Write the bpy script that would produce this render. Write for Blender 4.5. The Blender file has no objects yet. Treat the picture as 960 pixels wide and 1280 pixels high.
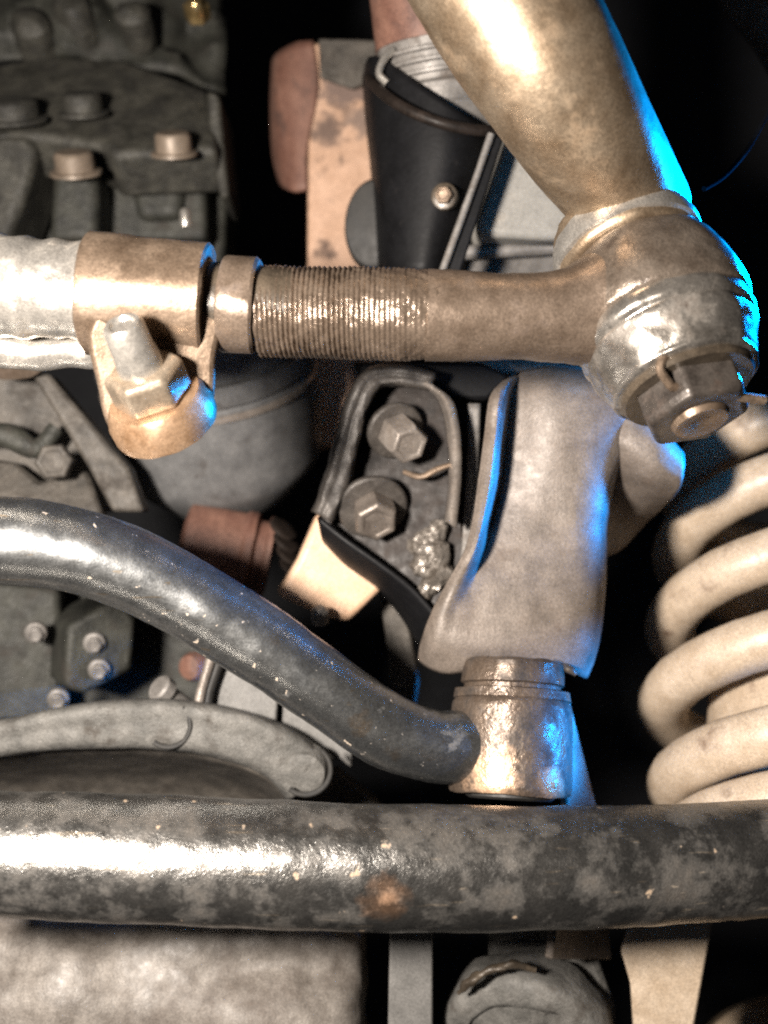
import bpy, bmesh, math, random
from mathutils import Vector, noise, Matrix
random.seed(4)
R = math.radians
scene = bpy.context.scene

# ------------------------------------------------------------------ camera
FPX = 1300.0                       # focal length in photograph pixels (960 wide)
PITCH = R(28)
CAM = Vector((0, 0, 0.35))
cp, sp = math.cos(PITCH), math.sin(PITCH)
X = Vector((1, 0, 0)); F = Vector((0, cp, sp)); U = Vector((0, -sp, cp)); Z = Vector((0, 0, 1)); Y = Vector((0, 1, 0))
cam = bpy.data.cameras.new('camera'); camo = bpy.data.objects.new('camera', cam)
scene.collection.objects.link(camo); scene.camera = camo
camo.location = CAM; camo.rotation_euler = (math.pi / 2 + PITCH, 0, 0)
cam.sensor_fit = 'HORIZONTAL'; cam.sensor_width = 36; cam.lens = 36 * FPX / 960
cam.clip_start = 0.01; cam.clip_end = 20
cam.dof.use_dof = True; cam.dof.focus_distance = 0.385; cam.dof.aperture_fstop = 8.0

def V(x, f, u): return CAM + X * x + F * f + U * u
def P(px, py, d): return CAM + X * ((px - 480) / FPX * d) + F * d + U * ((640 - py) / FPX * d)

# ------------------------------------------------------------------ world, lamps, exposure
w = bpy.data.worlds.new('World'); scene.world = w; w.use_nodes = True
bg = w.node_tree.nodes['Background']; bg.inputs[0].default_value = (0.42, 0.42, 0.46, 1); bg.inputs[1].default_value = 0.028

def area(name, loc, target, size, power, col, shape='DISK', sy=None):
    l = bpy.data.lights.new(name, 'AREA'); l.shape = shape; l.size = size
    if sy: l.size_y = sy
    l.energy = power; l.color = col
    o = bpy.data.objects.new(name, l); scene.collection.objects.link(o)
    o.location = loc; o.rotation_euler = (target - loc).to_track_quat('-Z', 'Y').to_euler()
    return o
area('work_lamp', V(-0.19, 0.02, 0.035), P(480, 640, 0.42), 0.06, 8.4, (1.0, 0.91, 0.82))
# blue daylight from the right, split into added narrow lamps aimed at single parts
for nm, loc, tgt, size, pw, spr in (('daylight_rim', V(0.28, 0.535, 0.15), V(.095, .37, .10), 0.06, 0.9, 40),
                                    ('daylight_groove_fill', V(0.32, 0.432, 0.055), V(.055, .430, .006), 0.03, 0.085, 17),
                                    ('daylight_low_fill', V(0.30, 0.378, -0.07), V(.078, .45, -.10), 0.035, 0.2, 22)):
    bl = area(nm, loc, tgt, size, pw, (0.0, 0.29, 1.0)); bl.data.spread = R(spr)

scene.view_settings.view_transform = 'Standard'; scene.view_settings.look = 'None'
scene.view_settings.exposure = 0.0; scene.view_settings.gamma = 1.0; scene.view_settings.use_curve_mapping = False
scene.cycles.use_denoising = False
scene.cycles.max_bounces = 6; scene.cycles.filter_width = 2.0

# ------------------------------------------------------------------ materials
def mat(name, c1, c2, dirt=None, dirt_lo=.55, dirt_hi=.7, dirt_scale=70, metal=0.0, r=(.35, .6), scale=90, bump=.35, bscale=500,
        stretch=(1, 1, 1), dirt_rough=.8, spec=.5, chips=None, chip_scale=180, chip_at=.68, bdist=.00022, bdet=2.5, spots=None, grit=.35, scr=None):
    m = bpy.data.materials.new(name); m.use_nodes = True
    nt = m.node_tree; N = nt.nodes; L = nt.links
    b = N['Principled BSDF']
    tc = N.new('ShaderNodeTexCoord'); mp = N.new('ShaderNodeMapping'); mp.inputs['Scale'].default_value = stretch
    L.new(tc.outputs['Object'], mp.inputs['Vector'])
    def nz(sc, det=6, rough=.6, vec=None, dist=0):
        n = N.new('ShaderNodeTexNoise'); n.inputs['Scale'].default_value = sc; n.inputs['Detail'].default_value = det
        n.inputs['Roughness'].default_value = rough; n.inputs['Distortion'].default_value = dist
        L.new((vec or mp).outputs[0] if vec is None else vec, n.inputs['Vector']); return n.outputs['Fac']
    def ramp(src, a, bb, ca=(0, 0, 0, 1), cb=(1, 1, 1, 1)):
        rr = N.new('ShaderNodeValToRGB'); e = rr.color_ramp.elements
        e[0].position = a; e[0].color = ca; e[1].position = bb; e[1].color = cb
        L.new(src, rr.inputs[0]); return rr.outputs[0]
    def mix(f, a, bb):
        mx = N.new('ShaderNodeMix'); mx.data_type = 'RGBA'
        L.new(f, mx.inputs[0]); L.new(a, mx.inputs[6])
        if isinstance(bb, tuple): mx.inputs[7].default_value = (*bb, 1)
        else: L.new(bb, mx.inputs[7])
        return mx.outputs[2]
    n1 = nz(scale)
    col = ramp(n1, .32, .68, (*c1, 1), (*c2, 1))
    rg = N.new('ShaderNodeMapRange'); L.new(nz(scale * 2.3), rg.inputs[0])
    rg.inputs[1].default_value = .3; rg.inputs[2].default_value = .7; rg.inputs[3].default_value = r[0]; rg.inputs[4].default_value = r[1]
    rough = rg.outputs[0]
    met = None
    if dirt:
        df = ramp(nz(dirt_scale, 9, .68), dirt_lo, dirt_hi)
        col = mix(df, col, dirt)
        mr = N.new('ShaderNodeMix'); mr.data_type = 'FLOAT'; L.new(df, mr.inputs[0]); L.new(rough, mr.inputs[2]); mr.inputs[3].default_value = dirt_rough
        rough = mr.outputs[0]
        mm = N.new('ShaderNodeMath'); mm.operation = 'MULTIPLY_ADD'; L.new(df, mm.inputs[0]); mm.inputs[1].default_value = -metal * .8; mm.inputs[2].default_value = metal
        met = mm.outputs[0]
    if chips:
        cf = ramp(nz(chip_scale, 3, .5), chip_at, chip_at + .04)
        col = mix(cf, col, chips)
        if met:
            m2 = N.new('ShaderNodeMath'); m2.operation = 'MULTIPLY'; iv = N.new('ShaderNodeMath'); iv.operation = 'SUBTRACT'; iv.inputs[0].default_value = 1
            L.new(cf, iv.inputs[1]); L.new(met, m2.inputs[0]); L.new(iv.outputs[0], m2.inputs[1]); met = m2.outputs[0]
    if scr:
        for ang, seed in ((.5, 0.0), (-.9, 3.7)):
            m3 = N.new('ShaderNodeMapping'); m3.inputs['Scale'].default_value = (.07, 1, 1); m3.inputs['Rotation'].default_value = (0, ang, .2); m3.inputs['Location'].default_value = (seed, seed, 0)
            L.new(tc.outputs['Object'], m3.inputs['Vector'])
            sf = ramp(nz(420, 2, .5, vec=m3.outputs[0]), .70, .74)
            col = mix(sf, col, scr)
    for (pt, rad, sc_) in (spots or []):
        sb = N.new('ShaderNodeVectorMath'); sb.operation = 'DISTANCE'; g_ = N.new('ShaderNodeNewGeometry')
        L.new(g_.outputs['Position'], sb.inputs[0]); sb.inputs[1].default_value = pt
        ma = N.new('ShaderNodeMath'); ma.operation = 'MULTIPLY_ADD'; L.new(nz(160, 4, .6), ma.inputs[0]); ma.inputs[1].default_value = rad * 2.2; L.new(sb.outputs['Value'], ma.inputs[2])
        sf = ramp(ma.outputs[0], rad * 1.85, rad * 2.15, (1, 1, 1, 1), (0, 0, 0, 1))
        col = mix(sf, col, sc_)
    fine = ramp(nz(1100, 4, .75), .28, .72, (.45, .45, .45, 1), (1.45, 1.45, 1.45, 1))
    mu = N.new('ShaderNodeMix'); mu.data_type = 'RGBA'; mu.blend_type = 'MULTIPLY'; mu.inputs[0].default_value = .8
    L.new(col, mu.inputs[6]); L.new(fine, mu.inputs[7]); col = mu.outputs[2]
    L.new(col, b.inputs['Base Color']); L.new(rough, b.inputs['Roughness'])
    if met: L.new(met, b.inputs['Metallic'])
    else: b.inputs['Metallic'].default_value = metal
    b.inputs['Specular IOR Level'].default_value = spec
    bp = N.new('ShaderNodeBump'); bp.inputs['Strength'].default_value = bump; bp.inputs['Distance'].default_value = bdist
    ad = N.new('ShaderNodeMath'); ad.operation = 'ADD'; L.new(nz(bscale, bdet, .5), ad.inputs[0]); L.new(nz(bscale * .22, 2, .5), ad.inputs[1])
    a2 = N.new('ShaderNodeMath'); a2.operation = 'MULTIPLY_ADD'; L.new(nz(1500, 2, .5), a2.inputs[0]); a2.inputs[1].default_value = grit; L.new(ad.outputs[0], a2.inputs[2])
    L.new(a2.outputs[0], bp.inputs['Height']); L.new(bp.outputs[0], b.inputs['Normal'])
    return m

M = {}
M['brown'] = mat('greasy_brown_steel', (.15, .105, .072), (.27, .20, .145), (.09, .065, .045), metal=.65, r=(.28, .46), bump=.5, dirt_lo=.5, dirt_hi=.75)
M['rod'] = mat('rust_brown_rod', (.11, .08, .058), (.20, .152, .116), (.07, .05, .038), metal=.5, r=(.26, .44), bump=.6, bscale=700)
M['thread'] = mat('oily_thread', (.10, .073, .053), (.19, .145, .11), (.06, .043, .033), metal=.55, r=(.16, .36), bump=.8, bscale=420, bdist=.0004, grit=.5, dirt_rough=.3)
M['bronze'] = mat('bronze_brown_arm', (.28, .20, .128), (.47, .37, .265), (.17, .11, .065), metal=.82, r=(.37, .47), bump=.4, bscale=650, dirt_lo=.55, dirt_hi=.8, dirt_rough=.6)
M['silver'] = mat('worn_bare_steel', (.40, .38, .35), (.62, .58, .52), (.16, .12, .08), metal=.75, r=(.2, .42), bump=.9, bscale=300, dirt_lo=.55, dirt_hi=.72)
M['socket'] = mat('greasy_socket_steel', (.26, .235, .205), (.54, .50, .45), (.06, .046, .037), metal=.85, r=(.16, .32), bump=.8, bscale=260, dirt_lo=.5, dirt_hi=.66, dirt_scale=60, dirt_rough=.4)
M['bar'] = mat('black_bar_paint', (.21, .217, .22), (.33, .335, .33), (.10, .085, .068), metal=.93, r=(.27, .38), bump=.3, bscale=420, dirt_lo=.64, dirt_hi=.74, dirt_scale=55, dirt_rough=.5, chips=(.40, .33, .26), chip_scale=260, chip_at=.685, scr=(.30, .26, .21),
    spots=[(P(455, 912, .395), .007, (.30, .24, .18)), (P(350, 800, .388), .005, (.2, .17, .14)), (P(495, 950, .40), .005, (.25, .2, .15))])
M['barworn'] = mat('scuffed_black_tube_paint', (.14, .138, .132), (.24, .23, .215), (.085, .074, .063), metal=.92, r=(.22, .38), bump=.8, bscale=220, grit=.7, bdist=.0003, dirt_lo=.48, dirt_hi=.72, dirt_scale=60, dirt_rough=.36, chips=(.36, .27, .19), chip_scale=150, chip_at=.695, scr=(.36, .31, .25),
    spots=[(P(482, 1122, .34), .006, (.5, .31, .2)), (P(70, 1015, .335), .0035, (.45, .38, .3)), (P(195, 1018, .337), .003, (.5, .4, .3))])
M['taupe'] = mat('dusty_taupe_steel', (.105, .086, .071), (.185, .154, .13), (.075, .05, .033), metal=.15, r=(.42, .62), bump=.6, bscale=500, dirt_lo=.54, dirt_hi=.78, dirt_scale=48, grit=.8)
M['blackmetal'] = mat('black_bracket_steel', (.008, .0062, .0052), (.024, .018, .015), (.045, .033, .026), metal=.05, r=(.36, .6), spec=.16, bump=.7, bscale=260, dirt_lo=.58, dirt_hi=.8)
M['greysteel'] = mat('grey_dull_steel', (.13, .12, .11), (.24, .225, .21), (.09, .07, .055), metal=.3, r=(.4, .65), bump=.5)
M['rimsteel'] = mat('grimy_rim_steel', (.035, .03, .026), (.085, .075, .066), (.02, .016, .013), metal=.2, r=(.4, .6), bump=.9, bscale=260, bdist=.0005)
M['boltsteel'] = mat('plain_bolt_steel', (.18, .155, .135), (.34, .30, .265), (.10, .075, .055), metal=.5, r=(.3, .5), bump=.6, dirt_lo=.5, dirt_hi=.75)
M['bolt2'] = mat('brown_bolt_steel', (.12, .10, .085), (.25, .215, .185), (.07, .05, .038), metal=.5, r=(.3, .5), bump=.7)
M['wornnut'] = mat('worn_brassy_steel', (.30, .235, .17), (.48, .40, .31), (.16, .10, .06), metal=.7, r=(.24, .4), bump=.6)
M['socketbody'] = mat('oily_brown_socket', (.12, .092, .07), (.26, .215, .175), (.05, .038, .03), metal=.65, r=(.2, .38), bump=.8, bscale=240, bdist=.0004, dirt_rough=.3, dirt_lo=.5, dirt_hi=.66)
M['weld'] = mat('bright_weld', (.16, .14, .12), (.40, .36, .32), (.05, .04, .03), metal=.6, r=(.18, .4), bump=1.0, bscale=500, bdist=.0005, dirt_lo=.45, dirt_hi=.6, dirt_scale=160)
M['copper'] = mat('copper_brown_sleeve', (.24, .14, .075), (.42, .285, .185), (.09, .06, .04), metal=.6, r=(.28, .45), bump=.5, dirt_lo=.55, dirt_hi=.7)
M['sleevedark'] = mat('grimy_bushing_steel', (.07, .052, .04), (.16, .12, .09), (.03, .024, .02), metal=.5, r=(.22, .42), bump=1.0, bdist=.0004, dirt_lo=.46, dirt_hi=.64, spots=[(P(610, 972, .404), .0115, (.55, .36, .23)), (P(690, 985, .41), .006, (.4, .27, .18))])
M['spring'] = mat('cream_spring_paint', (.38, .295, .21), (.52, .425, .325), (.14, .085, .05), metal=0, r=(.32, .5), bump=.6, dirt_lo=.56, dirt_hi=.72, dirt_scale=45, grit=.8)
M['cast'] = mat('grey_cast_iron', (.075, .073, .067), (.16, .154, .142), (.04, .033, .026), metal=.05, r=(.55, .8), bump=.8, bscale=320, bdist=.0008, grit=.5)
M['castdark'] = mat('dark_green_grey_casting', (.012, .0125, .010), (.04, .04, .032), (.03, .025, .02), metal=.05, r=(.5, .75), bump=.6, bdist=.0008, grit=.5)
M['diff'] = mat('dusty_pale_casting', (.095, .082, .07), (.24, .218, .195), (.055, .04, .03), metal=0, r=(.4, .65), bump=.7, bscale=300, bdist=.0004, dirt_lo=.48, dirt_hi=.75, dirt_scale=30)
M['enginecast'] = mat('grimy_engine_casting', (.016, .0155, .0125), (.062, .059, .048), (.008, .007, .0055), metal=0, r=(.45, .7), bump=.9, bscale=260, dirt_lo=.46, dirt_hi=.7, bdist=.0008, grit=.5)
M['link'] = mat('grimy_brown_casting_and_shade', (.035, .031, .026), (.10, .088, .074), (.02, .015, .011), metal=0, r=(.5, .75), bump=.8, bscale=320, dirt_lo=.5, dirt_hi=.7, bdist=.0008, grit=.5)
M['canister'] = mat('blue_grey_canister_paint', (.075, .075, .076), (.135, .134, .133), (.04, .034, .03), metal=.0, r=(.4, .6), bump=.25)
M['peach'] = mat('peach_painted_steel', (.40, .25, .165), (.54, .355, .25), (.10, .065, .05), metal=0, r=(.5, .7), bump=.5, dirt_lo=.56, dirt_hi=.64, dirt_scale=26, spots=[(P(432, 105, .6), .016, (.16, .11, .09)), (P(410, 165, .6), .010, (.13, .085, .065)), (P(455, 150, .6), .010, (.2, .14, .11))])
M['peachclean'] = mat('peach_clean_paint', (.56, .36, .23), (.66, .45, .31), (.30, .17, .10), metal=0, r=(.45, .65), bump=.3, dirt_lo=.62, dirt_hi=.8, dirt_scale=40)
M['redbrown'] = mat('red_brown_primer', (.10, .045, .032), (.20, .105, .075), (.06, .035, .028), metal=0, r=(.5, .7), bump=.4, stretch=(1, 1, .4))
M['black'] = mat('black_plastic_and_shadow', (.004, .004, .0045), (.008, .008, .009), (.022, .019, .018), metal=0, r=(.45, .6), bump=.3, dirt_lo=.6, dirt_hi=.8, spec=.18)
M['pale'] = mat('pale_grey_plastic', (.22, .21, .19), (.29, .277, .25), (.30, .27, .23), metal=0, r=(.5, .7), bump=.15)
M['greypanel'] = mat('grey_panel_paint', (.115, .112, .106), (.17, .165, .157), (.07, .06, .05), metal=0, r=(.5, .7), bump=.3, dirt_lo=.62, dirt_hi=.8)
M['bolt'] = mat('tan_dusty_bolt', (.13, .10, .075), (.24, .19, .145), None, metal=.2, r=(.4, .6))
M['brass'] = mat('brass_fitting', (.55, .38, .16), (.75, .55, .28), None, metal=.9, r=(.15, .3))
M['liner'] = mat('dark_fender_paint', (.006, .007, .010), (.014, .015, .02), None, metal=0, r=(.6, .8), bump=.4, bscale=60)
M['cable'] = mat('matte_cable_sheath', (.006, .007, .009), (.012, .013, .016), None, metal=0, r=(.9, 1.0), spec=0.0)
M['rubber'] = mat('black_rubber', (.012, .012, .012), (.03, .028, .025), None, metal=0, r=(.5, .7), bump=.3)
M['grime'] = mat('oily_grime', (.03, .024, .018), (.09, .07, .05), None, metal=.2, r=(.25, .45), bump=.9, bscale=260)
M['nut'] = mat('oily_dark_nut', (.035, .029, .025), (.11, .095, .083), (.05, .03, .02), metal=.4, r=(.25, .45), bump=.7, dirt_lo=.52, dirt_hi=.7)

# ------------------------------------------------------------------ mesh helpers
def cr(p0, p1, p2, p3, t):
    return 0.5 * ((2 * p1) + (p2 - p0) * t + (2 * p0 - 5 * p1 + 4 * p2 - p3) * t * t + (3 * p1 - p0 - 3 * p2 + p3) * t ** 3)
def spline(pts, sub, closed=False):
    n = len(pts); out = []
    if closed:
        for i in range(n):
            for k in range(sub): out.append(cr(pts[i - 1], pts[i], pts[(i + 1) % n], pts[(i + 2) % n], k / sub))
        return out
    for i in range(n - 1):
        a = pts[i - 1] if i else 2 * pts[0] - pts[1]
        d = pts[i + 2] if i + 2 < n else 2 * pts[-1] - pts[-2]
        for k in range(sub): out.append(cr(a, pts[i], pts[i + 1], d, k / sub))
    out.append(pts[-1]); return out

def frame(A):
    A = A.normalized(); t = X if abs(A.dot(X)) < .8 else Z
    e1 = (t - A * t.dot(A)).normalized(); return A, e1, A.cross(e1)

def g_tube(pts, rad, sub=6, n=32, caps=True, flat=None):
    """swept round tube through world points; flat = list of (u,v) scale per point"""
    r4 = [Vector((p.x, p.y, p.z, r)) for p, r in zip(pts, rad)]
    if sub > 1: r4 = spline(r4, sub)
    pp = [Vector(q[:3]) for q in r4]; rr = [q[3] for q in r4]
    vs, fs = [], []; e = None
    for i, p in enumerate(pp):
        T = (pp[min(i + 1, len(pp) - 1)] - pp[max(i - 1, 0)]).normalized()
        e = frame(T)[1] if e is None else (e - T * e.dot(T)).normalized()
        b = T.cross(e)
        for k in range(n):
            a = 2 * math.pi * k / n
            vs.append(p + (e * math.cos(a) + b * math.sin(a)) * rr[i])
    for i in range(len(pp) - 1):
        for k in range(n):
            k2 = (k + 1) % n
            fs.append((i * n + k, i * n + k2, (i + 1) * n + k2, (i + 1) * n + k))
    if caps:
        fs.append(tuple(reversed(range(n)))); q = (len(pp) - 1) * n; fs.append(tuple(range(q, q + n)))
    return vs, fs

def g_lathe(C, A, prof, n=48, rot=0, sx=1, sy=1):
    A, e1, e2 = frame(A); vs, fs = [], []
    for t, r in prof:
        for k in range(n):
            a = rot + 2 * math.pi * k / n
            vs.append(C + A * t + (e1 * math.cos(a) * sx + e2 * math.sin(a) * sy) * r)
    m = len(prof)
    for i in range(m - 1):
        for k in range(n):
            k2 = (k + 1) % n
            fs.append((i * n + k, i * n + k2, (i + 1) * n + k2, (i + 1) * n + k))
    fs.append(tuple(reversed(range(n)))); fs.append(tuple(range((m - 1) * n, m * n)))
    return vs, fs

def g_hex(C, A, r, h, rot=0, cham=.12):
    c = r * cham
    return g_lathe(C, A, [(0, r), (h - c, r), (h, r - c)], 6, rot)

def g_plate(out, d, thick, dx=0, dy=0, sub=1):
    """outline in picture coordinates laid on a tilted plane at distance d, extruded away by thick"""
    pts = [Vector((a, b)) for a, b in out]
    if sub > 1: pts = spline(pts, sub, True)
    cx = sum(p.x for p in pts) / len(pts); cy = sum(p.y for p in pts) / len(pts)
    fr = [P(p.x, p.y, d + dx * (p.x - cx) / 100 + dy * (p.y - cy) / 100) for p in pts]
    nrm = Vector((0, 0, 0))
    for i in range(len(fr)): nrm += fr[i].cross(fr[(i + 1) % len(fr)])
    # Newell needs a local origin
    o = fr[0]; nrm = Vector((0, 0, 0))
    for i in range(1, len(fr) - 1): nrm += (fr[i] - o).cross(fr[i + 1] - o)
    nrm.normalize()
    if nrm.dot(F) < 0: nrm = -nrm
    n = len(fr); vs = fr + [p + nrm * thick for p in fr]
    fs = [tuple(range(n)), tuple(reversed(range(n, 2 * n)))]
    for i in range(n): fs.append((i, n + i, n + (i + 1) % n, (i + 1) % n))
    return vs, fs

def g_sheet(rows, su=5, sv=5):
    rr = [spline([P(*p) for p in row], su) for row in rows]
    cols = list(zip(*rr)); cc = [spline(list(c), sv) for c in cols]
    nr, nc = len(cc[0]), len(cc); vs = [cc[j][i] for i in range(nr) for j in range(nc)]
    fs = [(i * nc + j, i * nc + j + 1, (i + 1) * nc + j + 1, (i + 1) * nc + j) for i in range(nr - 1) for j in range(nc - 1)]
    return vs, fs

def thing(name, label, cat, loc, group=None):
    o = bpy.data.objects.new(name, None); scene.collection.objects.link(o); o.empty_display_size = .01
    o.location = loc; o['label'] = label; o['category'] = cat
    if group: o['group'] = group
    return o
def root_loc(o):
    v = Vector((0, 0, 0))
    while o: v = v + o.location; o = o.parent
    return v
def obj(name, g, m, parent=None, bevel=None, seg=2, solid=None, sharp=35, disp=None, subd=0, label=None):
    vs, fs = g; off = root_loc(parent)
    bm = bmesh.new()
    bv = [bm.verts.new(v) for v in vs]
    for f in fs:
        try: bm.faces.new([bv[i] for i in f])
        except ValueError: pass
    bmesh.ops.recalc_face_normals(bm, faces=bm.faces)
    if subd: bmesh.ops.subdivide_edges(bm, edges=bm.edges, cuts=subd, use_grid_fill=True)
    bm.normal_update()
    if disp:
        for amp, sc in (disp if isinstance(disp, list) else [disp]):
            new = [v.co + v.normal * amp * noise.noise(v.co * sc) for v in bm.verts]
            for v, c in zip(bm.verts, new): v.co = c
    for v in bm.verts: v.co -= off
    me = bpy.data.meshes.new(name); bm.to_mesh(me); bm.free()
    for p in me.polygons: p.use_smooth = True
    me.set_sharp_from_angle(angle=R(sharp))
    me.materials.append(M[m] if isinstance(m, str) else m)
    o = bpy.data.objects.new(name, me); scene.collection.objects.link(o)
    if parent: o.parent = parent
    if solid:
        s = o.modifiers.new('thickness', 'SOLIDIFY'); s.thickness = solid; s.offset = 0
    if bevel:
        b = o.modifiers.new('edge', 'BEVEL'); b.width = bevel; b.segments = seg; b.limit_method = 'ANGLE'; b.angle_limit = R(30)
        b.harden_normals = False
    if label: o['label'] = label
    return o
def px(n, d): return n * d / FPX          # size in metres of n picture pixels at distance d
def join(*gs):
    vs, fs = [], []
    for a, b in gs:
        k = len(vs); vs += a; fs += [tuple(i + k for i in f) for f in b]
    return vs, fs

def hex_bolt(parent, c, A, r, h, flange=None, m='boltsteel', wm=None, rot=0, wash=None, recess=True, fl_h=.002):
    """flange/washer + hex head with a shallow dish, one bolt part with its washer as sub-part"""
    A = A.normalized()
    g = g_lathe(c + A * fl_h * .9, A, [(0, r * .98), (h * .75, r), (h * .92, r * .95), (h, r * .84), (h, r * .66), (h - .0005, r * .6)], 6, rot)
    b = obj('bolt', g, m, parent, bevel=r * .06)
    if flange: obj('washer', g_lathe(c, A, [(-.001, flange), (fl_h * .5, flange), (fl_h, flange * .94), (fl_h * 1.25, r * 1.0)], 40), wm or m, b)
    return b

# ------------------------------------------------------------------ structure: dark wheel arch far behind
g = g_sheet([[(-900, -800, 1.15), (0, -800, 1.3), (900, -800, 1.3), (1900, -800, 1.0)],
             [(-900, 300, 1.15), (0, 300, 1.3), (900, 300, 1.3), (1900, 300, 1.0)],
             [(-900, 1200, 1.15), (0, 1200, 1.25), (900, 1200, 1.25), (1900, 1200, 1.0)],
             [(-900, 2200, 1.0), (0, 2200, 1.1), (900, 2200, 1.1), (1900, 2200, .9)]], 8, 8)
o = obj('inner_fender', g, 'liner', None, solid=.004, disp=(.02, 9)); o['kind'] = 'structure'

# ------------------------------------------------------------------ adjuster sleeve (left end of the drag link)
D = .36
ax0, ax1 = P(-90, 350, D), P(335, 384, D)
A = (ax1 - ax0).normalized()
def along(pxx): return ax0 + (ax1 - ax0) * ((pxx + 90) / 425.0)
t = thing('adjuster_sleeve', 'bright worn steel adjuster sleeve entering the clamp beside the threads', 'sleeve', along(60))
L0 = (along(128) - ax0).length
prof = [(i / 40 * L0, px(62, D) * (1 + .02 * math.sin(i * .9))) for i in range(41)]
obj('sleeve_tube', g_lathe(ax0, A, prof, 48), 'silver', t, disp=[(.0013, 55), (.0004, 240)])
# lower lip of the split sleeve, separated by a dark slot
lip = [P(-90, 428, .372), P(0, 434, .372), P(60, 440, .373), P(128, 436, .374)]
obj('split_lip', g_tube(lip, [px(24, D)] * 4, 10, 20), 'silver', t, disp=[(.002, 80)])
# end collar beyond the clamp
Lc = (along(278) - ax0).length; Ld = (along(322) - ax0).length
obj('end_collar', g_lathe(ax0, A, [(Lc, px(40, D)), (Lc, px(58, D)), (Lc + .001, px(60, D)), (Ld - .001, px(60, D)), (Ld, px(57, D)), (Ld, px(40, D))], 48), 'rod', t, disp=[(.0006, 120)])
obj('inner_neck', g_lathe(ax0, A, [(L0 - .01, px(50, D)), (Ld + .012, px(50, D))], 40), 'grime', t)

# ------------------------------------------------------------------ clamp on the sleeve
t = thing('sleeve_clamp', 'brown pinch clamp around the sleeve with a big bolt and nut below', 'clamp', along(190))
La = (along(112) - ax0).length; Lb = (along(262) - ax0).length
c = px(3, D)
prof = [(La, px(60, D)), (La, px(72, D)), (La + c, px(76, D)), (La + 3 * c, px(75, D)), (Lb - 3 * c, px(73, D)), (Lb - c, px(73.5, D)), (Lb, px(70, D)), (Lb, px(50, D))]
pr2 = []
for i in range(len(prof) - 1):
    k = 10 if i == 3 else 1
    for j in range(k): pr2.append((prof[i][0] + (prof[i + 1][0] - prof[i][0]) * j / k, prof[i][1] + (prof[i + 1][1] - prof[i][1]) * j / k))
pr2.append(prof[-1])
obj('band', g_lathe(ax0, A, pr2, 64), 'brown', t, disp=[(.0008, 60), (.0003, 300)])
# ear: U-shaped lug hanging below the band
ear = [(118, 395), (266, 385), (269, 450), (267, 505), (256, 540), (228, 564), (195, 572), (160, 562), (135, 535), (123, 490)]
obj('ear', g_plate(ear, .352, .014, dx=.004, dy=.006, sub=4), 'brown', t, bevel=.002, seg=3)
BA = (-F * .66 + U * .70 - X * .20).normalized()
bc = P(200, 512, .352)
b = obj('washer', g_lathe(bc, BA, [(-.006, px(66, D)), (.0, px(66, D)), (.002, px(62, D)), (.0045, px(60, D)), (.006, px(56, D)), (.006, .005)], 48), 'copper', t, disp=[(.0006, 150)])
nt_ = obj('nut', g_hex(bc + BA * .006, BA, px(52, .34), .012, rot=.25), 'wornnut', t, bevel=.0012, seg=3)
obj('stud', g_lathe(bc + BA * .016, BA, [(0, px(30, .34)), (.006, px(29, .34)), (.009, px(27, .34)), (.0175, px(26, .34)), (.019, px(22, .34)), (.019, px(17, .34)), (.0178, px(14, .34))], 24), 'silver', t)

# ------------------------------------------------------------------ threaded rod end with ball socket, nut
r0, r1 = P(322, 390, .362), P(545, 394, .360)
A = (r1 - r0).normalized()
SA = (Vector((.21, .03, -1))).normalized()          # downwards axis of the ball stud
SC = P(822, 392, .368)
t = thing('tie_rod_end', 'rust brown tie rod end, threaded rod running into a greasy ball socket', 'tie rod end', SC)
LL = (r1 - r0).length; pitch = px(6.2, .36); prof = []
s = 0.0
while s < LL * .97:
    q = s / LL
    amp = px(3.4, .36) * (.75 + .35 * random.random()) * (1 if q < .4 else max(0, (0.93 - q) / .53))
    rb = px(57.5 - 3 * max(0, q - .8) / .2, .36)
    prof += [(s, rb - amp), (s + pitch * .38, rb - amp * .1), (s + pitch * .55, rb), (s + pitch * .8, rb - amp * .6)]
    s += pitch
prof.append((LL, px(53, .36)))
def g_helix(C, A_, prof_, n, lead):
    vs, fs = g_lathe(C, A_, prof_, n); A_ = A_.normalized()
    m_ = len(prof_); vs = [v + A_ * (lead * (i % n) / n) for i, v in enumerate(vs)]
    fs = [(i * n + k, i * n + k + 1, (i + 1) * n + k + 1, (i + 1) * n + k) for i in range(m_ - 1) for k in range(n - 1)]
    fs += [((i + 4) * n, (i + 5) * n, (i + 1) * n + n - 1, i * n + n - 1) for i in range(m_ - 5)]
    return vs, fs
obj('thread', g_helix(r0, A, prof, 96, pitch * 95 / 96), 'thread', t, sharp=80, disp=[(.0005, 90), (.0004, 420)])
pts = [P(533, 394, .360), P(600, 396, .360), P(660, 397, .361), P(710, 395, .363), P(750, 388, .365), P(800, 378, .366)]
obj('shank', g_tube(pts, [px(57, .36), px(54.5, .36), px(54, .36), px(60, .36), px(74, .36), px(84, .36)], 8, 48), 'rod', t, disp=[(.0009, 60), (.0003, 260)])
mm = .001
prof = [(-25, 16), (-23.5, 24), (-20, 27), (-14, 29.6), (-7, 31.4), (0, 32.2), (5, 31.8), (7, 30.6), (8, 29)]
fine = [(p.x * mm, p.y * mm) for p in spline([Vector(q) for q in prof], 5)]
obj('socket_body', g_lathe(SC, SA, fine, 80), 'socketbody', t, sharp=60, disp=[(.0006, 60), (.0002, 210)])
prof = [(4, 28), (6.5, 30.2), (9, 31), (12, 30.8), (14, 29.2), (15, 29.6), (19, 28.6), (24, 27), (28, 25.4), (30.5, 23.6), (31, 10)]
fine = [(p.x * mm, p.y * mm) for p in spline([Vector(q) for q in prof], 5)]
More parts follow.
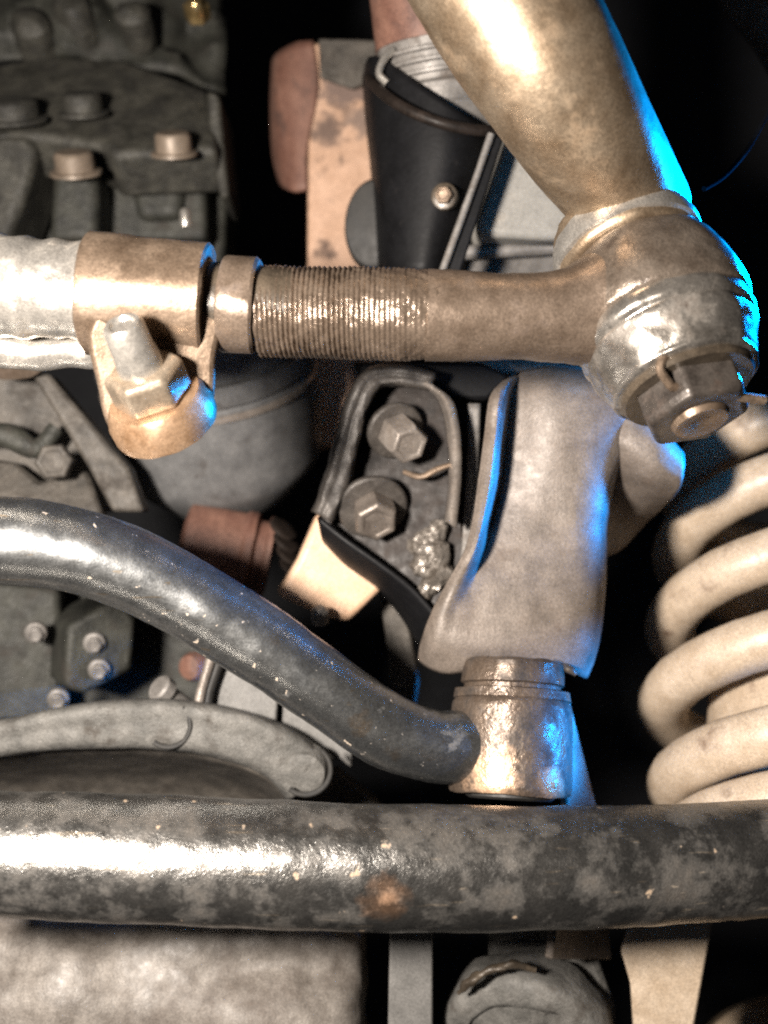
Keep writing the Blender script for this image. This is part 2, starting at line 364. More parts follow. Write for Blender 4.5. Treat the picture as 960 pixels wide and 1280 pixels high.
obj('socket_cup', g_lathe(SC, SA, fine, 80), 'socket', t, sharp=60, disp=[(.0009, 80), (.0005, 230)])
nb = obj('nut', g_hex(SC + SA * 31.5 * mm, SA, 19 * mm, 13 * mm, rot=.95, cham=.1), 'nut', t, bevel=.0018, seg=3)
obj('washer', g_lathe(SC + SA * 29.8 * mm, SA, [(0, 22.6 * mm), (.0022, 23 * mm), (.0035, 22 * mm), (.0035, .01)], 48), 'grime', nb)
obj('stud_tip', g_lathe(SC + SA * 43.5 * mm, SA, [(0, 10 * mm), (.001, 10 * mm), (.003, 9 * mm), (.003, 5 * mm), (.002, 3 * mm)], 28), 'brown', nb)
pin = SC + SA * 41 * mm
obj('cotter_pin', join(g_tube([pin + X * .021 - Y * .006, pin - X * .012 - Y * .014], [.0016] * 2, 1, 10), g_tube([pin - X * .012 - Y * .014, pin - X * .016 - Y * .018 + Z * .004, pin - X * .014 - Y * .02 + Z * .009], [.0015] * 3, 4, 10)), 'brown', nb)

# ------------------------------------------------------------------ steering arm (thick diagonal tube)
t = thing('steering_arm', 'thick bronze brown steering arm slanting down onto the ball socket', 'steering arm', P(790, 270, .35))
pts = [P(540, -190, .338), P(588, -90, .340), P(633, 0, .343), P(680, 82, .346), P(728, 160, .358), P(768, 222, .374), P(798, 268, .392)]
obj('arm_tube', g_tube(pts, [.0305, .0290, .0272, .0252, .0234, .0216, .020], 8, 56), 'bronze', t, disp=[(.0005, 45), (.0002, 220)])
prof = [(-43, 12), (-42.5, 20), (-41, 23.5), (-38.5, 25), (-35, 25.6), (-31, 26), (-27, 26), (-24.5, 25.4), (-23, 23), (-22, 15)]
fine = [(p.x * mm, p.y * mm) for p in spline([Vector(q) for q in prof], 4)]
obj('boss', g_lathe(SC - X * .002, SA, fine, 64), 'bronze', t, sharp=60, disp=[(.0008, 90), (.0004, 260)])
obj('boss_collar', g_lathe(SC - X * .002, SA, [(-.036, .024), (-.035, .0262), (-.029, .0276), (-.0265, .0272), (-.0255, .025)], 64), 'silver', t, disp=[(.0005, 160)])

# ------------------------------------------------------------------ lower tie rod (front tube)
t = thing('tie_rod_tube', 'scuffed black tube crossing the whole picture in front of the spring', 'tie rod', P(480, 1083, .36))
pts = [P(-120, 1060, .352), P(0, 1066, .354), P(180, 1073, .356), P(360, 1080, .358), P(540, 1085, .360), P(720, 1084, .365), P(860, 1077, .372), P(960, 1072, .377), P(1080, 1062, .384)]
obj('tube', g_tube(pts, [px(76, .354), px(76, .354), px(76.5, .356), px(77, .358), px(76, .360), px(73.5, .365), px(71, .372), px(69.5, .377), px(68, .384)], 16, 56), 'barworn', t, disp=[(.0007, 50), (.0003, 200)])

# ------------------------------------------------------------------ curved track bar and its bushing
t = thing('track_bar', 'glossy black curved bar bending down into a round bushing', 'track bar', P(638, 1000, .43))
cl = [(-90, 668, .385), (-20, 674, .388), (60, 681, .392), (130, 699, .396), (200, 728, .40), (280, 776, .404), (355, 824, .408), (425, 874, .413), (485, 914, .418), (540, 932, .422), (582, 934, .426), (606, 934, .430), (632, 934, .437)]
obj('bar', g_tube([P(*q) for q in cl], [px(q, .40) for q in (53, 53, 53, 52, 51, 50, 49, 48, 48, 47, 49, 55, 60)], 10, 48), 'bar', t, disp=[(.0006, 60), (.0002, 300)])
bt = P(640, 878, .437); bb = P(637, 993, .428); A = (bb - bt).normalized(); H = (bb - bt).length
r = px(76, .432)
sl = obj('bushing_sleeve', g_lathe(bt, A, [(-.001, r * .6), (-.001, r * .93), (.001, r * .99), (.003, r), (H * .3, r), (H * .6, r), (H * .9, r * 1.0), (H - .001, r * .99), (H, r * .96), (H, r * .72), (H - .004, r * .7)], 56), 'sleevedark', t, disp=[(.0008, 70), (.0003, 260)])
obj('rubber_core', g_lathe(bt, A, [(H - .006, r * .72), (H + .001, r * .72), (H + .002, r * .66), (H + .002, r * .3)], 40), 'rubber', sl)
obj('upper_collar', g_lathe(bt, A, [(-.017, r * .5), (-.017, r * .80), (-.0155, r * .85), (-.0075, r * .86), (-.0068, r * .80), (-.0052, r * .80), (-.0045, r * .95), (-.001, r * .97), (0, r * .9)], 56), 'sleevedark', t, disp=[(.0007, 130)])
obj('grease_fitting', g_lathe(P(684, 980, .412), (-F + X * .25), [(-.004, .0022), (0, .0022), (.001, .003), (.0025, .0026), (.004, .0016)], 20), 'silver', t)

# ------------------------------------------------------------------ stamped bracket over the bushing
t = thing('stamped_bracket', 'dusty taupe pressed steel bracket with a folded flange above the bushing', 'bracket', P(640, 840, .44))
rows = [
 [(632, 478, 0.4487), (640, 474, 0.4467), (650, 468, 0.4538), (662, 464, 0.4520), (705, 460, 0.4500), (772, 472, 0.4520), (804, 490, 0.4620), (812, 502, 0.4900)],
 [(615, 500, 0.4345), (625, 496, 0.4325), (636, 494, 0.4475), (652, 492, 0.4470), (700, 488, 0.4410), (782, 502, 0.4430), (816, 514, 0.4560), (820, 524, 0.4900)],
 [(608, 545, 0.4325), (619, 545, 0.4305), (630, 545, 0.4475), (647, 545, 0.4460), (696, 545, 0.4390), (765, 545, 0.4410), (793, 545, 0.4540), (794, 545, 0.4920)],
 [(601, 600, 0.4315), (612, 600, 0.4295), (623, 600, 0.4475), (640, 600, 0.4460), (690, 600, 0.4410), (744, 600, 0.4410), (765, 600, 0.4540), (765, 600, 0.4920)],
 [(593, 650, 0.4305), (603, 650, 0.4285), (613, 650, 0.4475), (629, 650, 0.4440), (684, 650, 0.4410), (735, 650, 0.4410), (755, 650, 0.4540), (755, 650, 0.4920)],
 [(582, 690, 0.4289), (592, 690, 0.4269), (601, 690, 0.4418), (616, 690, 0.4410), (676, 690, 0.4390), (733, 690, 0.4400), (754, 690, 0.4540), (754, 690, 0.4920)],
 [(560, 730, 0.4349), (572, 730, 0.4319), (586, 730, 0.4366), (604, 730, 0.4370), (666, 730, 0.4370), (730, 730, 0.4390), (752, 730, 0.4530), (752, 730, 0.4900)],
 [(541, 770, 0.4400), (552, 768, 0.4340), (570, 768, 0.4340), (596, 768, 0.4350), (660, 768, 0.4350), (727, 768, 0.4380), (748, 768, 0.4520), (748, 768, 0.4880)],
 [(528, 805, 0.4460), (540, 806, 0.4370), (560, 807, 0.4340), (590, 806, 0.4330), (655, 806, 0.4330), (722, 808, 0.4370), (742, 812, 0.4500), (742, 812, 0.4860)],
 [(524, 824, 0.4520), (538, 834, 0.4460), (560, 840, 0.4420), (592, 836, 0.4380), (652, 828, 0.4360), (708, 838, 0.4390), (728, 846, 0.4500), (732, 842, 0.4840)]]
obj('folded_face', g_sheet(rows, 6, 6), 'taupe', t, solid=.0028, disp=[(.0006, 45), (.0003, 160)], sharp=40)
rows = [
 [(715, 478, .4475), (752, 486, .4455), (790, 505, .444), (822, 532, .443), (852, 568, .446)],
 [(718, 515, .4465), (755, 524, .4440), (792, 545, .441), (824, 566, .440), (853, 590, .443)],
 [(730, 560, .450), (758, 566, .449), (790, 584, .447), (818, 600, .447), (847, 612, .452)],
 [(748, 640, .478), (757, 640, .480), (772, 646, .486), (790, 650, .492), (812, 646, .498)],
 [(750, 694, .492), (754, 694, .494), (760, 692, .497), (768, 688, .50), (778, 682, .504)]]
obj('side_wing', g_sheet(rows, 6, 6), 'taupe', t, solid=.003, disp=[(.0008, 60)], sharp=50)
gr = []
for k in range(9):
    q = 600 + k * 15; gr.append(P(q, 838 + 6 * math.sin(k * 1.7) - (4 if 630 < q < 680 else 0), .4335))
obj('grime_bead', g_tube(gr, [.0012 + .0011 * random.random() for _ in gr], 5, 14), 'grime', t, disp=[(.0012, 260)])

# ------------------------------------------------------------------ dark bracket with two bolts
t = thing('bolted_bracket', 'dark greasy steel bracket held by two hex bolts beside the taupe bracket', 'bracket', P(480, 700, .48))
base = [(452, 478), (500, 470), (548, 482), (572, 520), (582, 570), (578, 640), (580, 700), (560, 768), (530, 752), (470, 700), (420, 668), (398, 640), (412, 590), (430, 530)]
obj('base_plate', g_plate(base, .478, .006, dx=-.006, dy=-.004, sub=4), 'blackmetal', t, bevel=.0015)
rows = []
for (xo, yo, xi, yi) in ((545, 468, 538, 486), (500, 458, 497, 480), (458, 464, 470, 486), (436, 500, 456, 516), (422, 545, 446, 556), (408, 596, 434, 610), (392, 640, 414, 652)):
    mx, my = (xo + xi) / 2, (yo + yi) / 2
    rows.append([(xo, yo, .486), (xo * .94 + xi * .06, yo * .94 + yi * .06, .4655), (mx, my, .4645), (xi * .94 + xo * .06, yi * .94 + yo * .06, .4655), (xi, yi, .484)])
obj('raised_rim', g_sheet(rows, 4, 7), 'rimsteel', t, solid=.002, disp=[(.0014, 90), (.0005, 300)], sharp=60)
# lower skirt under the plate, its shadow put in as black
rows = [[(398, 646, .468), (430, 672, .466), (475, 704, .464), (515, 735, .464), (552, 775, .464)],
        [(404, 672, .476), (432, 700, .478), (470, 726, .478), (508, 758, .478), (536, 800, .478)],
        [(412, 684, .50), (436, 708, .50), (470, 734, .50), (500, 766, .50), (524, 806, .50)]]
obj('lower_skirt', g_sheet(rows, 5, 5), 'black', t, solid=.002, sharp=60)
# black plate added to stand in for the shadow above the bracket
obj('top_shadow_plate', g_plate([(440, 452), (600, 452), (640, 470), (610, 500), (566, 500), (540, 478), (456, 476)], .482, .02), 'black', t, bevel=.002)
# raised right lip
rows = [[(520, 476, .470), (532, 478, .462), (540, 484, .462)],
        [(548, 496, .468), (557, 500, .458), (564, 503, .459)],
        [(560, 540, .466), (567, 541, .456), (574, 542, .457)],
        [(563, 600, .466), (568, 601, .455), (575, 602, .456)],
        [(558, 650, .466), (562, 654, .456), (569, 660, .457)]]
obj('edge_lip', g_sheet(rows, 5, 6), 'boltsteel', t, solid=.002, disp=[(.0004, 150)])
rows = [[(585, 505, .474), (600, 505, .474)], [(585, 560, .474), (598, 560, .474)], [(580, 640, .474), (594, 640, .474)], [(572, 720, .468), (584, 705, .468)], [(540, 790, .464), (556, 770, .464)]]
obj('inner_web', g_sheet(rows, 4, 5), 'greysteel', t, solid=.003)
BA = (-F * .80 - U * .42 + X * .34)
hex_bolt(t, P(494, 538, .472), BA, px(27, .46), .0165, flange=px(37, .47), rot=.2, wm='rimsteel')
BA = (-F * .84 - U * .50 + X * .14)
hex_bolt(t, P(466, 634, .472), BA, px(29, .46), .0125, flange=px(44, .47), rot=.5, m='bolt2', wm='rimsteel')
obj('weld_bead', g_tube([P(552, 654, .470), P(540, 668, .468), P(524, 682, .468), P(546, 696, .467), P(526, 706, .468), P(548, 718, .468), P(534, 738, .470), P(540, 752, .474)], [.003, .0045, .005, .006, .005, .0055, .0045, .002], 9, 26), 'weld', t, disp=[(.0026, 120), (.0012, 420), (.0008, 900)])
obj('wire_clip', g_tube([P(505, 590, .468), P(526, 596, .464), P(548, 586, .463), P(566, 580, .462)], [.0012, .0014, .0014, .001], 6, 10), 'brown', t)

t = thing('rear_strap', 'dim narrow steel strap hanging behind the dark bolted bracket', 'strap', P(500, 900, .53))
obj('strap_body', g_plate([(470, 715), (500, 735), (522, 850), (512, 930), (486, 930), (484, 820)], .515, .004, dx=-.02), 'link', t, bevel=.001)

# ------------------------------------------------------------------ coil spring
t = thing('coil_spring', 'cream painted coil spring standing behind the scuffed black tube', 'spring', P(1012, 1060, .50))
SCn = P(1008, 868, .505); ang0 = math.pi
pts, rad = [], []
N0, N1 = -2.05, 3.2
st = 34; n = int((N1 - N0) * st)
for i in range(n + 1):
    q = N0 + (N1 - N0) * i / n
    th = ang0 + 2 * math.pi * q
    z = .0415 * q if q > -.85 else -.0353 + (q + .85) * .027
    if q > 2.6: z = .0415 * 2.6 + (q - 2.6) * .03
    rr = .068 - max(0, q) * .0018
    lean = X * (.007 * max(0, q))
    pts.append(SCn + lean + X * math.cos(th) * rr + Y * math.sin(th) * rr + Z * z); rad.append(.0124)
obj('coil', g_tube(pts, rad, 1, 24), 'spring', t, disp=[(.0005, 90)])

t = thing('bump_stop', 'pale bump stop seen between the coils inside the spring', 'bump stop', SCn - Z * .09)
bs = [(-.09, .052), (-.05, .052), (-.03, .050), (0, .046), (.012, .037), (.018, .03), (.02, .012)]
obj('cone', g_lathe(SCn, Z, [(p.x, p.y) for p in spline([Vector(q) for q in bs], 4)], 40), 'spring', t, disp=[(.001, 70)])

# ------------------------------------------------------------------ blue-lit plate beside the bushing
t = thing('shock_mount_strap', 'narrow steel strap catching blue light behind the bushing', 'strap', P(725, 1020, .47))
obj('strap_body', g_plate([(700, 872), (712, 872), (752, 1030), (765, 1200), (690, 1200), (712, 1030)], .455, .004, dx=.06), 'taupe', t, bevel=.001)

# ------------------------------------------------------------------ differential cover below
t = thing('differential_housing', 'pale dusty rough cast housing bulging below the black tube', 'axle housing', P(200, 1280, .44))
rows = [[(-120, 1120, .50), (60, 1118, .49), (200, 1118, .488), (330, 1122, .488), (408, 1128, .494), (438, 1136, .512), (446, 1140, .56)],
        [(-120, 1160, .455), (60, 1158, .448), (200, 1160, .448), (330, 1160, .450), (414, 1166, .456), (441, 1170, .474), (447, 1172, .56)],
        [(-120, 1215, .44), (60, 1215, .432), (200, 1215, .436), (330, 1215, .442), (420, 1215, .450), (443, 1215, .470), (448, 1215, .56)],
        [(-120, 1290, .425), (60, 1290, .425), (200, 1290, .432), (330, 1290, .425), (418, 1290, .440), (443, 1290, .466), (448, 1290, .56)],
        [(-120, 1400, .43), (60, 1400, .43), (200, 1400, .435), (330, 1400, .425), (418, 1400, .44), (443, 1400, .466), (448, 1400, .56)]]
obj('casting', g_sheet(rows, 10, 10), 'diff', t, solid=.004, disp=[(.008, 26), (.0009, 90), (.0005, 300)], sharp=70)

# ------------------------------------------------------------------ straps and mount under the tube
t = thing('support_strap', 'plain grey flat strap hanging between the pale casting and the rounded mount', 'strap', P(512, 1280, .44))
obj('strap_body', g_plate([(488, 1130), (541, 1130), (541, 1340), (484, 1340)], .445, .004), 'greypanel', t, bevel=.001)
t = thing('rounded_mount', 'rounded grey grimy mount hump under the black tube', 'mount', P(665, 1280, .45))
prof = [(-.01, .036), (.0, .038), (.006, .0385), (.012, .037), (.014, .033), (.0142, .027), (.011, .025), (.0112, .006)]
obj('hump', g_lathe(P(660, 1296, .465), -F * .93 - U * .2 - X * .25, [(p.x, p.y) for p in spline([Vector(q) for q in prof], 3)], 56), 'cast', t, disp=[(.003, 60), (.001, 240)], sharp=60)
obj('stem', g_plate([(612, 1130), (690, 1130), (745, 1190), (770, 1260), (772, 1340), (612, 1340)], .474, .01), 'cast', t, bevel=.003)
gr = [P(572, 1242, .444), P(590, 1226, .442), P(612, 1212, .441), (P(640, 1206, .441)), P(668, 1212, .441)]
obj('grime_bead', g_tube(gr, [.0012, .0022, .0014, .002, .001], 5, 12), 'grime', t, disp=[(.0015, 240)])
t = thing('tan_strap', 'tan flat strap widening upward behind the tube below the spring', 'strap', P(830, 1280, .45))
obj('strap_body', g_plate([(800, 1120), (897, 1120), (890, 1160), (858, 1340), (795, 1340), (788, 1230), (776, 1190)], .452, .005, dx=-.006), 'spring', t, bevel=.0012)
t = thing('axle_tube', 'brownish rounded axle tube end at the bottom right corner', 'axle tube', P(960, 1300, .55))
obj('tube', g_lathe(P(1010, 1420, .56), -Y + X * -.2, [(-.1, .07), (0, .07), (.012, .068), (.016, .06), (.018, .02)], 48), 'bronze', t, disp=[(.001, 60)])

# ------------------------------------------------------------------ arched flange with bosses
t = thing('arched_flange', 'grey arched cast flange with two round bolt bosses behind the curved bar', 'flange', P(200, 1000, .46))
rows = [[(-100, 915, .490), (0, 903, .488), (100, 882, .486), (205, 876, .484), (300, 890, .484), (368, 914, .486), (418, 948, .490)],
        [(-100, 916, .458), (0, 904, .456), (100, 884, .454), (208, 879, .452), (300, 893, .452), (364, 918, .454), (412, 952, .458)],
        [(-100, 935, .456), (0, 924, .454), (100, 908, .452), (212, 904, .450), (296, 918, .450), (350, 942, .452), (392, 974, .456)],
        [(-100, 952, .458), (0, 941, .456), (100, 931, .454), (218, 933, .452), (288, 946, .452), (336, 966, .454), (366, 996, .457)],
        [(-100, 955, .475), (0, 944, .474), (100, 934, .472), (220, 936, .470), (286, 949, .470), (334, 969, .472), (362, 1000, .474)],
        ]
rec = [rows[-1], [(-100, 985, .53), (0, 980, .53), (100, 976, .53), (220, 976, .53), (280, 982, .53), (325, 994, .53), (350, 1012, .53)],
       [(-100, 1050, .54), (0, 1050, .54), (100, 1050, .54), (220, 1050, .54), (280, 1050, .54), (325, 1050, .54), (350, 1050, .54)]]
obj('recess', g_sheet(rec, 8, 6), 'link', t, solid=.002)  # dark grimy colour also puts in the shade of this downward face
fl = obj('flange_rim', g_sheet(rows, 8, 6), 'cast', t, solid=.002, disp=[(.0004, 60), (.0003, 260)], sharp=45)
obj('web', g_plate([(-100, 990), (360, 1000), (420, 960), (480, 1010), (480, 1060), (-100, 1060)], .545, .01), 'link', t, bevel=.002)  # same dark colour carries on the painted shade below the rim
for a, b_, rr in ((210, 906, 25), (382, 962, 28)):
    bo = obj('boss', g_lathe(P(a, b_, .4560), -F - U * .25 - X * .1, [(-.006, px(rr, .46)), (.0025, px(rr, .46)), (.0042, px(rr * .94, .46)), (.005, px(rr * .8, .46)), (.0052, px(rr * .5, .46))], 32), 'cast', t, disp=[(.0008, 140)])
    obj('boss_groove', g_tube([P(a + rr * 1.12 * math.cos(q), b_ + rr * 1.12 * math.sin(q), .449) for q in [R(-50 + 18 * j) for j in range(11)]], [.0012] * 11, 3, 10), 'rubber', bo)
t = thing('grey_back_plate', 'flat grey plate with a dark slot behind the curved bar', 'plate', P(320, 900, .52))
obj('plate_face', g_plate([(262, 790), (352, 800), (345, 905), (248, 890)], .472, .004), 'greypanel', t, bevel=.001)
obj('plate_wing', g_plate([(358, 800), (440, 860), (440, 960), (352, 912)], .474, .004), 'greypanel', t, bevel=.001)
obj('edge_strip', g_tube([P(268, 806, .463), P(260, 835, .463), (P(252, 862, .463)), P(247, 888, .463)], [.0022] * 4, 4, 12), 'boltsteel', t)
obj('slot_seal', g_tube([P(280, 806, .466), P(271, 835, .466), P(262, 862, .466), P(258, 888, .466)], [.0022] * 4, 4, 12), 'rubber', t)
t = thing('stud_pin', 'small hex stud poking up above the arched flange', 'stud', P(212, 870, .5))
obj('pin', g_lathe(P(222, 876, .475), U * .6 - F * .6 - X * .55, [(-.012, .0042), (.006, .0042), (.008, .0062), (.0125, .0062), (.0135, .005), (.0135, .003)], 20), 'greysteel', t)
t = thing('pink_cap', 'small dull pinkish plug beside the grey plate', 'plug', P(240, 850, .53))
obj('cap', g_lathe(P(243, 833, .53), -F - X * .5, [(-.01, .0075), (.002, .0075), (.005, .006), (.006, .003)], 24), 'redbrown', t)
t = thing('bolt_end', 'short shiny threaded bolt end under the curved bar', 'bolt', P(380, 900, .48))
obj('shank', g_lathe(P(377, 915, .486), U - F * .2, [(0, .0035), (.006, .0035), (.007, .0045), (.0135, .0042), (.015, .003)], 18), 'silver', t)

# ------------------------------------------------------------------ dark housing lower left
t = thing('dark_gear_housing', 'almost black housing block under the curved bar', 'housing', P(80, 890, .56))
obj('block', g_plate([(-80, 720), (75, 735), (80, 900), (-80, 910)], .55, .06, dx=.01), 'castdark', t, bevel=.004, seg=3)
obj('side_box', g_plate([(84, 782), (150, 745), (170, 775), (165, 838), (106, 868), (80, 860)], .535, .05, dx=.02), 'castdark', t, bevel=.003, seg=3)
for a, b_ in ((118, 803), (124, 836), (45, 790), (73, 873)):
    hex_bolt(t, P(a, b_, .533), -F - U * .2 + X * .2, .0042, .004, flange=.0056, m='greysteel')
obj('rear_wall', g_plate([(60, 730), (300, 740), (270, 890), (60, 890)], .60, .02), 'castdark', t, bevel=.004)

# ------------------------------------------------------------------ canister
t = thing('canister', 'dull blue grey round canister behind the clamp', 'canister', P(258, 630, .5))
CA = (U * .86 - F * .50 - X * .08).normalized()
cc = P(258, 452, .56)
r = px(134, .56)
prof = [(-.070, r * .1), (-.070, r * .66), (-.068, r * .70), (-.054, r * .93), (-.050, r * .97), (-.046, r * .99), (-.020, r * 1.0), (-.006, r), (-.0045, r * .975), (-.003, r * 1.01), (.003, r * 1.02), (.006, r * .99), (.0065, r * .93), (.012, r * .93), (.02, r * .9), (.02, r * .3)]
prof = [(q * 1.12, w_) for q, w_ in prof]
obj('can_body', g_lathe(cc, CA, prof, 72), 'canister', t, disp=[(.0008, 40)])
obj('seam_ring', g_lathe(cc, CA, [(-.012, r * .99), (-.011, r * 1.022), (-.0085, r * 1.022), (-.0075, r * .99)], 72), 'boltsteel', t)

# ------------------------------------------------------------------ linkage left of the canister
t = thing('cast_linkage', 'grey brown cast link with a diagonal rib left of the canister', 'linkage', P(60, 620, .5))
obj('body', g_plate([(-80, 425), (60, 470), (130, 560), (150, 640), (-80, 640)], .53, .03, dx=.005), 'link', t, bevel=.004, seg=3)
obj('rib', g_plate([(40, 470), (60, 466), (160, 585), (180, 640), (140, 640), (110, 585)], .507, .015), 'link', t, bevel=.002)
obj('lower_lug', g_plate([(-80, 560), (20, 575), (50, 600), (110, 585), (128, 640), (-80, 650)], .510, .02, dy=-.02), 'link', t, bevel=.003)
obj('upper_ridge', g_tube([P(-60, 540, .51), P(10, 545, .51), P(45, 560, .512), P(70, 535, .515)], [.006, .006, .005, .004], 6, 18), 'castdark', t, disp=[(.001, 100)])
obj('tan_pad', g_lathe(P(15, 450, .50), -F - U * .3, [(-.004, .014), (.002, .0135), (.004, .009), (.0045, .003)], 28, sx=1.2, sy=.7), 'rod', t, disp=[(.001, 90)])
hex_bolt(t, P(72, 578, .503), -F + X * .1, px(24, .5), .008, m='link', rot=.1)

# ------------------------------------------------------------------ rusty fittings under the canister
t = thing('rusty_coupling', 'rust brown ribbed coupling between the canister and the curved bar', 'coupling', P(320, 730, .53))
CA = (X * .95 + U * -.2 + F * .1).normalized()
prof = [(-.03, .018), (-.028, .021), (0, .021), (.002, .0225), (.006, .0225), (.008, .019), (.012, .019), (.013, .022), (.016, .022), (.017, .018)]
obj('coupling_body', g_lathe(P(300, 690, .55), CA, prof, 40), 'redbrown', t, disp=[(.0008, 90)])
for k in range(4):
    obj('rib', g_lathe(P(352 + k * 4, 664 + k * 16, .525), U * .6 + X * .5 - F * .3, [(0, .006), (.0005, .0075), (.0025, .0075), (.003, .006)], 20), 'blackmetal', t)

# ------------------------------------------------------------------ peach frame plate
t = thing('frame_plate', 'peach painted frame plate with peeling dark patches between black parts', 'frame', P(420, 780, .62))
obj('front_face', g_plate([(386, 52), (470, 60), (500, 330), (500, 560), (396, 560), (384, 440)], .60, .012, dx=.004), 'peach', t, bevel=.002)
obj('top_flap', g_plate([(398, 48), (470, 50), (472, 98), (440, 110), (400, 96)], .593, .004), 'link', t, bevel=.001)
rows = [[(342, 76, .635), (350, 66, .61), (372, 54, .600), (392, 52, .597)],
        [(340, 130, .635), (346, 125, .61), (366, 118, .60), (398, 112, .597)],
        [(342, 190, .635), (350, 188, .61), (368, 186, .60), (384, 184, .597)],
        [(350, 226, .635), (356, 234, .61), (368, 240, .60), (384, 238, .597)]]
obj('side_flange', g_sheet(rows, 6, 6), 'redbrown', t, solid=.003)

t = thing('peach_block', 'bright peach painted bracket foot under the dark bolted bracket', 'bracket foot', P(410, 780, .48))
obj('foot', g_plate([(398, 640), (470, 690), (480, 735), (436, 778), (402, 770), (345, 744), (372, 700)], .486, .02, dx=.004), 'peachclean', t, bevel=.003, seg=3)
obj('nub', g_lathe(P(400, 768, .474), U * .8 - F * .5, [(-.004, .004), (.002, .004), (.004, .002)], 16), 'greysteel', t)

# ------------------------------------------------------------------ black cylinder holder
t = thing('black_bracket_holder', 'black tapered holder with a pale metal edge around a steel cylinder', 'holder', P(530, 340, .47))
obj('shell', g_sheet([[(456, 96, .545), (470, 70, .500), (530, 110, .478), (590, 150, .482), (640, 165, .53)],
                      [(460, 150, .545), (474, 150, .500), (530, 165, .478), (590, 190, .482), (636, 200, .53)],
                      [(468, 230, .545), (480, 230, .498), (525, 240, .480), (572, 250, .484), (612, 255, .53)],
                      [(474, 345, .545), (486, 345, .498), (515, 345, .482), (546, 345, .486), (584, 345, .53)]], 6, 6), 'black', t, solid=.003)
obj('edge_flange', g_plate([(612, 166), (630, 172), (574, 345), (548, 345)], .468, .008), 'black', t, bevel=.001)
obj('edge_strip', g_tube([P(614, 168, .466), P(594, 226, .466), P(573, 284, .466), P(552, 342, .466)], [.0017, .0016, .0017, .0017], 4, 12), 'greysteel', t)
obj('side_lobe', g_lathe(P(468, 282, .535), -F - X * .2, [(-.012, .021), (.0, .021), (.003, .019), (.004, .01)], 36, sx=.75, sy=1.15), 'rubber', t)
hex_bolt(t, P(556, 246, .476), -F - X * .2 - U * .1, .0042, .004, flange=.0062, m='brown', wm='grime')
obj('rim_roll', g_tube([P(462, 96, .515), P(470, 108, .492), P(500, 132, .474), P(545, 152, .468), P(590, 162, .47), P(630, 164, .478)], [.0026] * 6, 6, 14), 'blackmetal', t)
t = thing('steel_cylinder', 'brown topped steel cylinder seated in the black holder', 'cylinder', P(550, 120, .52))
CA = (U * .93 - F * .22 + X * -.12).normalized()
prof = [(-.03, .0310), (-.012, .0310), (-.010, .0322), (-.002, .0322), (0, .0305), (.022, .0298), (.07, .029)]
fine = []
for i in range(len(prof) - 1):
    for j in range(4): fine.append((prof[i][0] + (prof[i + 1][0] - prof[i][0]) * j / 4, prof[i][1] + (prof[i + 1][1] - prof[i][1]) * j / 4))
obj('barrel', g_lathe(P(552, 108, .512), CA, fine, 48), 'greysteel', t, disp=[(.0006, 80)])
obj('brown_sleeve', g_lathe(P(552, 108, .512), CA, [(.018, .0282), (.019, .0305), (.09, .030)], 48), 'redbrown', t, disp=[(.0006, 80)])
for tt in (.002, .007, .012):
    obj('rib', g_lathe(P(552, 108, .512), CA, [(tt, .0298), (tt + .0008, .0316), (tt + .0022, .0316), (tt + .003, .0298)], 48), 'greysteel', t)
obj('clip', g_tube([P(492, 62, .488), P(480, 74, .487), P(474, 92, .487), P(484, 104, .487)], [.0018] * 4, 5, 10), 'silver', t)

# ------------------------------------------------------------------ pale reservoir and crossmember right of it
t = thing('pale_reservoir', 'pale grey plastic tank corner between the black holder and the steering arm', 'tank', P(650, 300, .56))
obj('tank', g_plate([(640, 150), (760, 150), (760, 240), (716, 292), (700, 300), (606, 294), (596, 280)], .492, .05, dx=.004), 'pale', t, bevel=.005, seg=4)
t = thing('crossmember_ledge', 'dull brown grey crossmember ledge behind the rod shank', 'crossmember', P(650, 340, .53))
obj('ledge', g_plate([(578, 300), (745, 292), (745, 470), (578, 470)], .515, .03, dy=-.01), 'greysteel', t, bevel=.004, seg=3)
obj('ledge_lip', g_tube([P(575, 316, .508), P(650, 312, .508), P(745, 306, .508)], [.0035] * 3, 4, 14), 'greysteel', t)

# ------------------------------------------------------------------ engine casting top left
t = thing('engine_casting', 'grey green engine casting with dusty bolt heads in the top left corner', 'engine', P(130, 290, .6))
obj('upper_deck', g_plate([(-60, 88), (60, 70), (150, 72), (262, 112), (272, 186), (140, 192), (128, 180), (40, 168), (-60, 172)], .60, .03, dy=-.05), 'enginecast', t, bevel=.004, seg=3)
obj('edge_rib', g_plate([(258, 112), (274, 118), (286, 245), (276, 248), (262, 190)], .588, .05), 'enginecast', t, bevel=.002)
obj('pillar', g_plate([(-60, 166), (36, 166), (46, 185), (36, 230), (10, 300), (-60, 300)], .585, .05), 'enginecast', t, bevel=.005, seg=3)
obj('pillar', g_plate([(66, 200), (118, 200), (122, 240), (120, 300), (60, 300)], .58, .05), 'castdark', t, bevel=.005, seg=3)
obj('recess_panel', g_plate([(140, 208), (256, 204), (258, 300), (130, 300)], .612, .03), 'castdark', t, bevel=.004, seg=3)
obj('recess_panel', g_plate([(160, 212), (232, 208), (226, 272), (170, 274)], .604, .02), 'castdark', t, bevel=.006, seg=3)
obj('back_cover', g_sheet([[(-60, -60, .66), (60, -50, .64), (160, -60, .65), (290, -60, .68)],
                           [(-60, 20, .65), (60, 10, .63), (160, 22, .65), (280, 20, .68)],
                           [(-60, 90, .64), (60, 72, .64), (160, 80, .64), (280, 122, .66)]], 8, 8), 'castdark', t, solid=.004, disp=[(.012, 45), (.003, 140)])
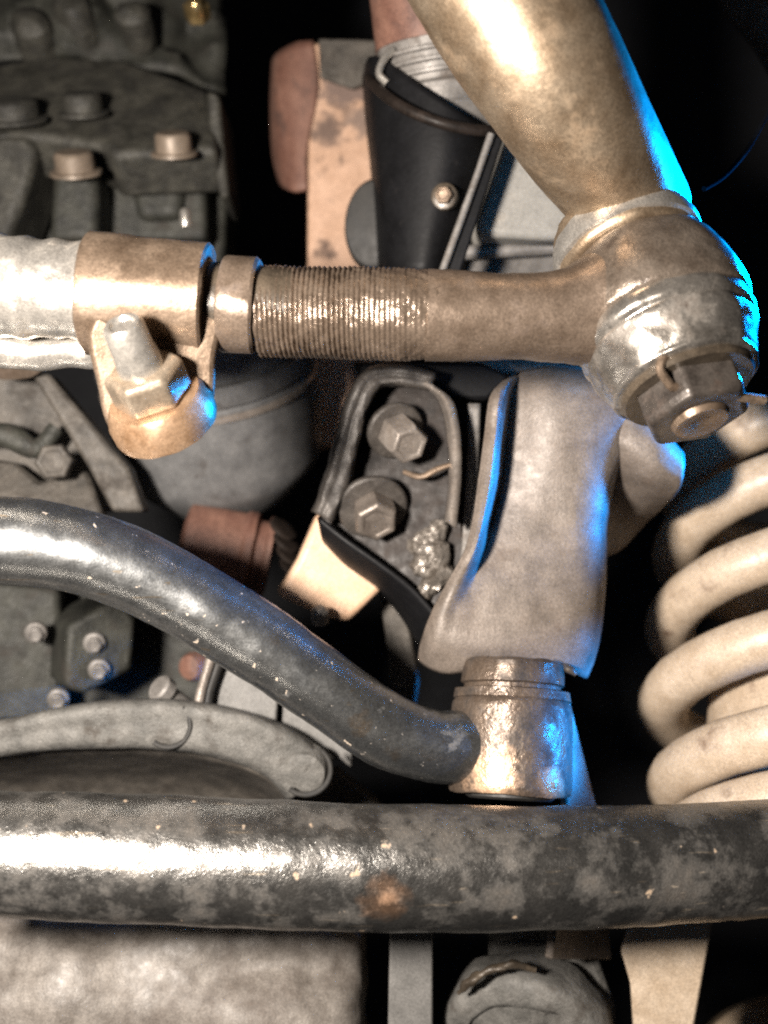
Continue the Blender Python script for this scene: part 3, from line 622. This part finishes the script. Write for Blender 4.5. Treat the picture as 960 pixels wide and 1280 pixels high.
obj('lower_body', g_plate([(-80, 180), (285, 190), (280, 330), (-80, 340)], .64, .05), 'castdark', t, bevel=.004)
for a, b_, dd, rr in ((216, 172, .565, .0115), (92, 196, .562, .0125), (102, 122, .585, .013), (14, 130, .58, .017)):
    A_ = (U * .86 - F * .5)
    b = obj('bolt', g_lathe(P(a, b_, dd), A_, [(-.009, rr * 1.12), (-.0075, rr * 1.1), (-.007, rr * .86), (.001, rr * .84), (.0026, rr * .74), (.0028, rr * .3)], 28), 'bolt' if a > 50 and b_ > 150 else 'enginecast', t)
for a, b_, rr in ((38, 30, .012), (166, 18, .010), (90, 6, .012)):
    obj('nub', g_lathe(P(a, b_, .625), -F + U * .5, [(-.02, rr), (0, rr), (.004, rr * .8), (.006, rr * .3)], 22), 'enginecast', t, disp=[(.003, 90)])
t = thing('brass_fitting', 'small shiny brass fitting at the top of the engine', 'fitting', P(247, 20, .6))
obj('fitting_body', g_hex(P(248, 22, .60), -F + U * .5, .0078, .009), 'brass', t, bevel=.001)
obj('nipple', g_lathe(P(246, 16, .592), -F + U * .5, [(0, .005), (.006, .0046), (.008, .003)], 20), 'brass', t)
t = thing('short_stud', 'small bright stud tip above the clamp', 'stud', P(232, 275, .55))
obj('stud_body', g_lathe(P(232, 282, .56), U - F * .3, [(0, .0032), (.007, .003), (.009, .0015)], 16), 'silver', t)

# ------------------------------------------------------------------ fender edge and cable top right
t = thing('fender_edge', 'tan blurred body panel edge in the top right corner', 'body panel', P(960, 60, .75))
obj('panel', g_sheet([[(890, -80, .62), (960, -80, .58), (1100, -80, .56)], [(900, 0, .62), (965, 0, .58), (1100, 0, .56)], [(946, 60, .62), (990, 70, .58), (1100, 70, .56)], [(985, 130, .62), (1010, 130, .58), (1100, 130, .56)]], 6, 6), 'taupe', t, solid=.004)
t = thing('thin_cable', 'thin dark cable curving up to the right behind the ball socket', 'cable', P(895, 228, .42))
obj('wire', g_tube([P(880, 236, .40), P(905, 220, .41), P(932, 190, .42), P(950, 160, .425), P(970, 120, .43), P(1000, 60, .44)], [.0010] * 6, 8, 10), 'cable', t)
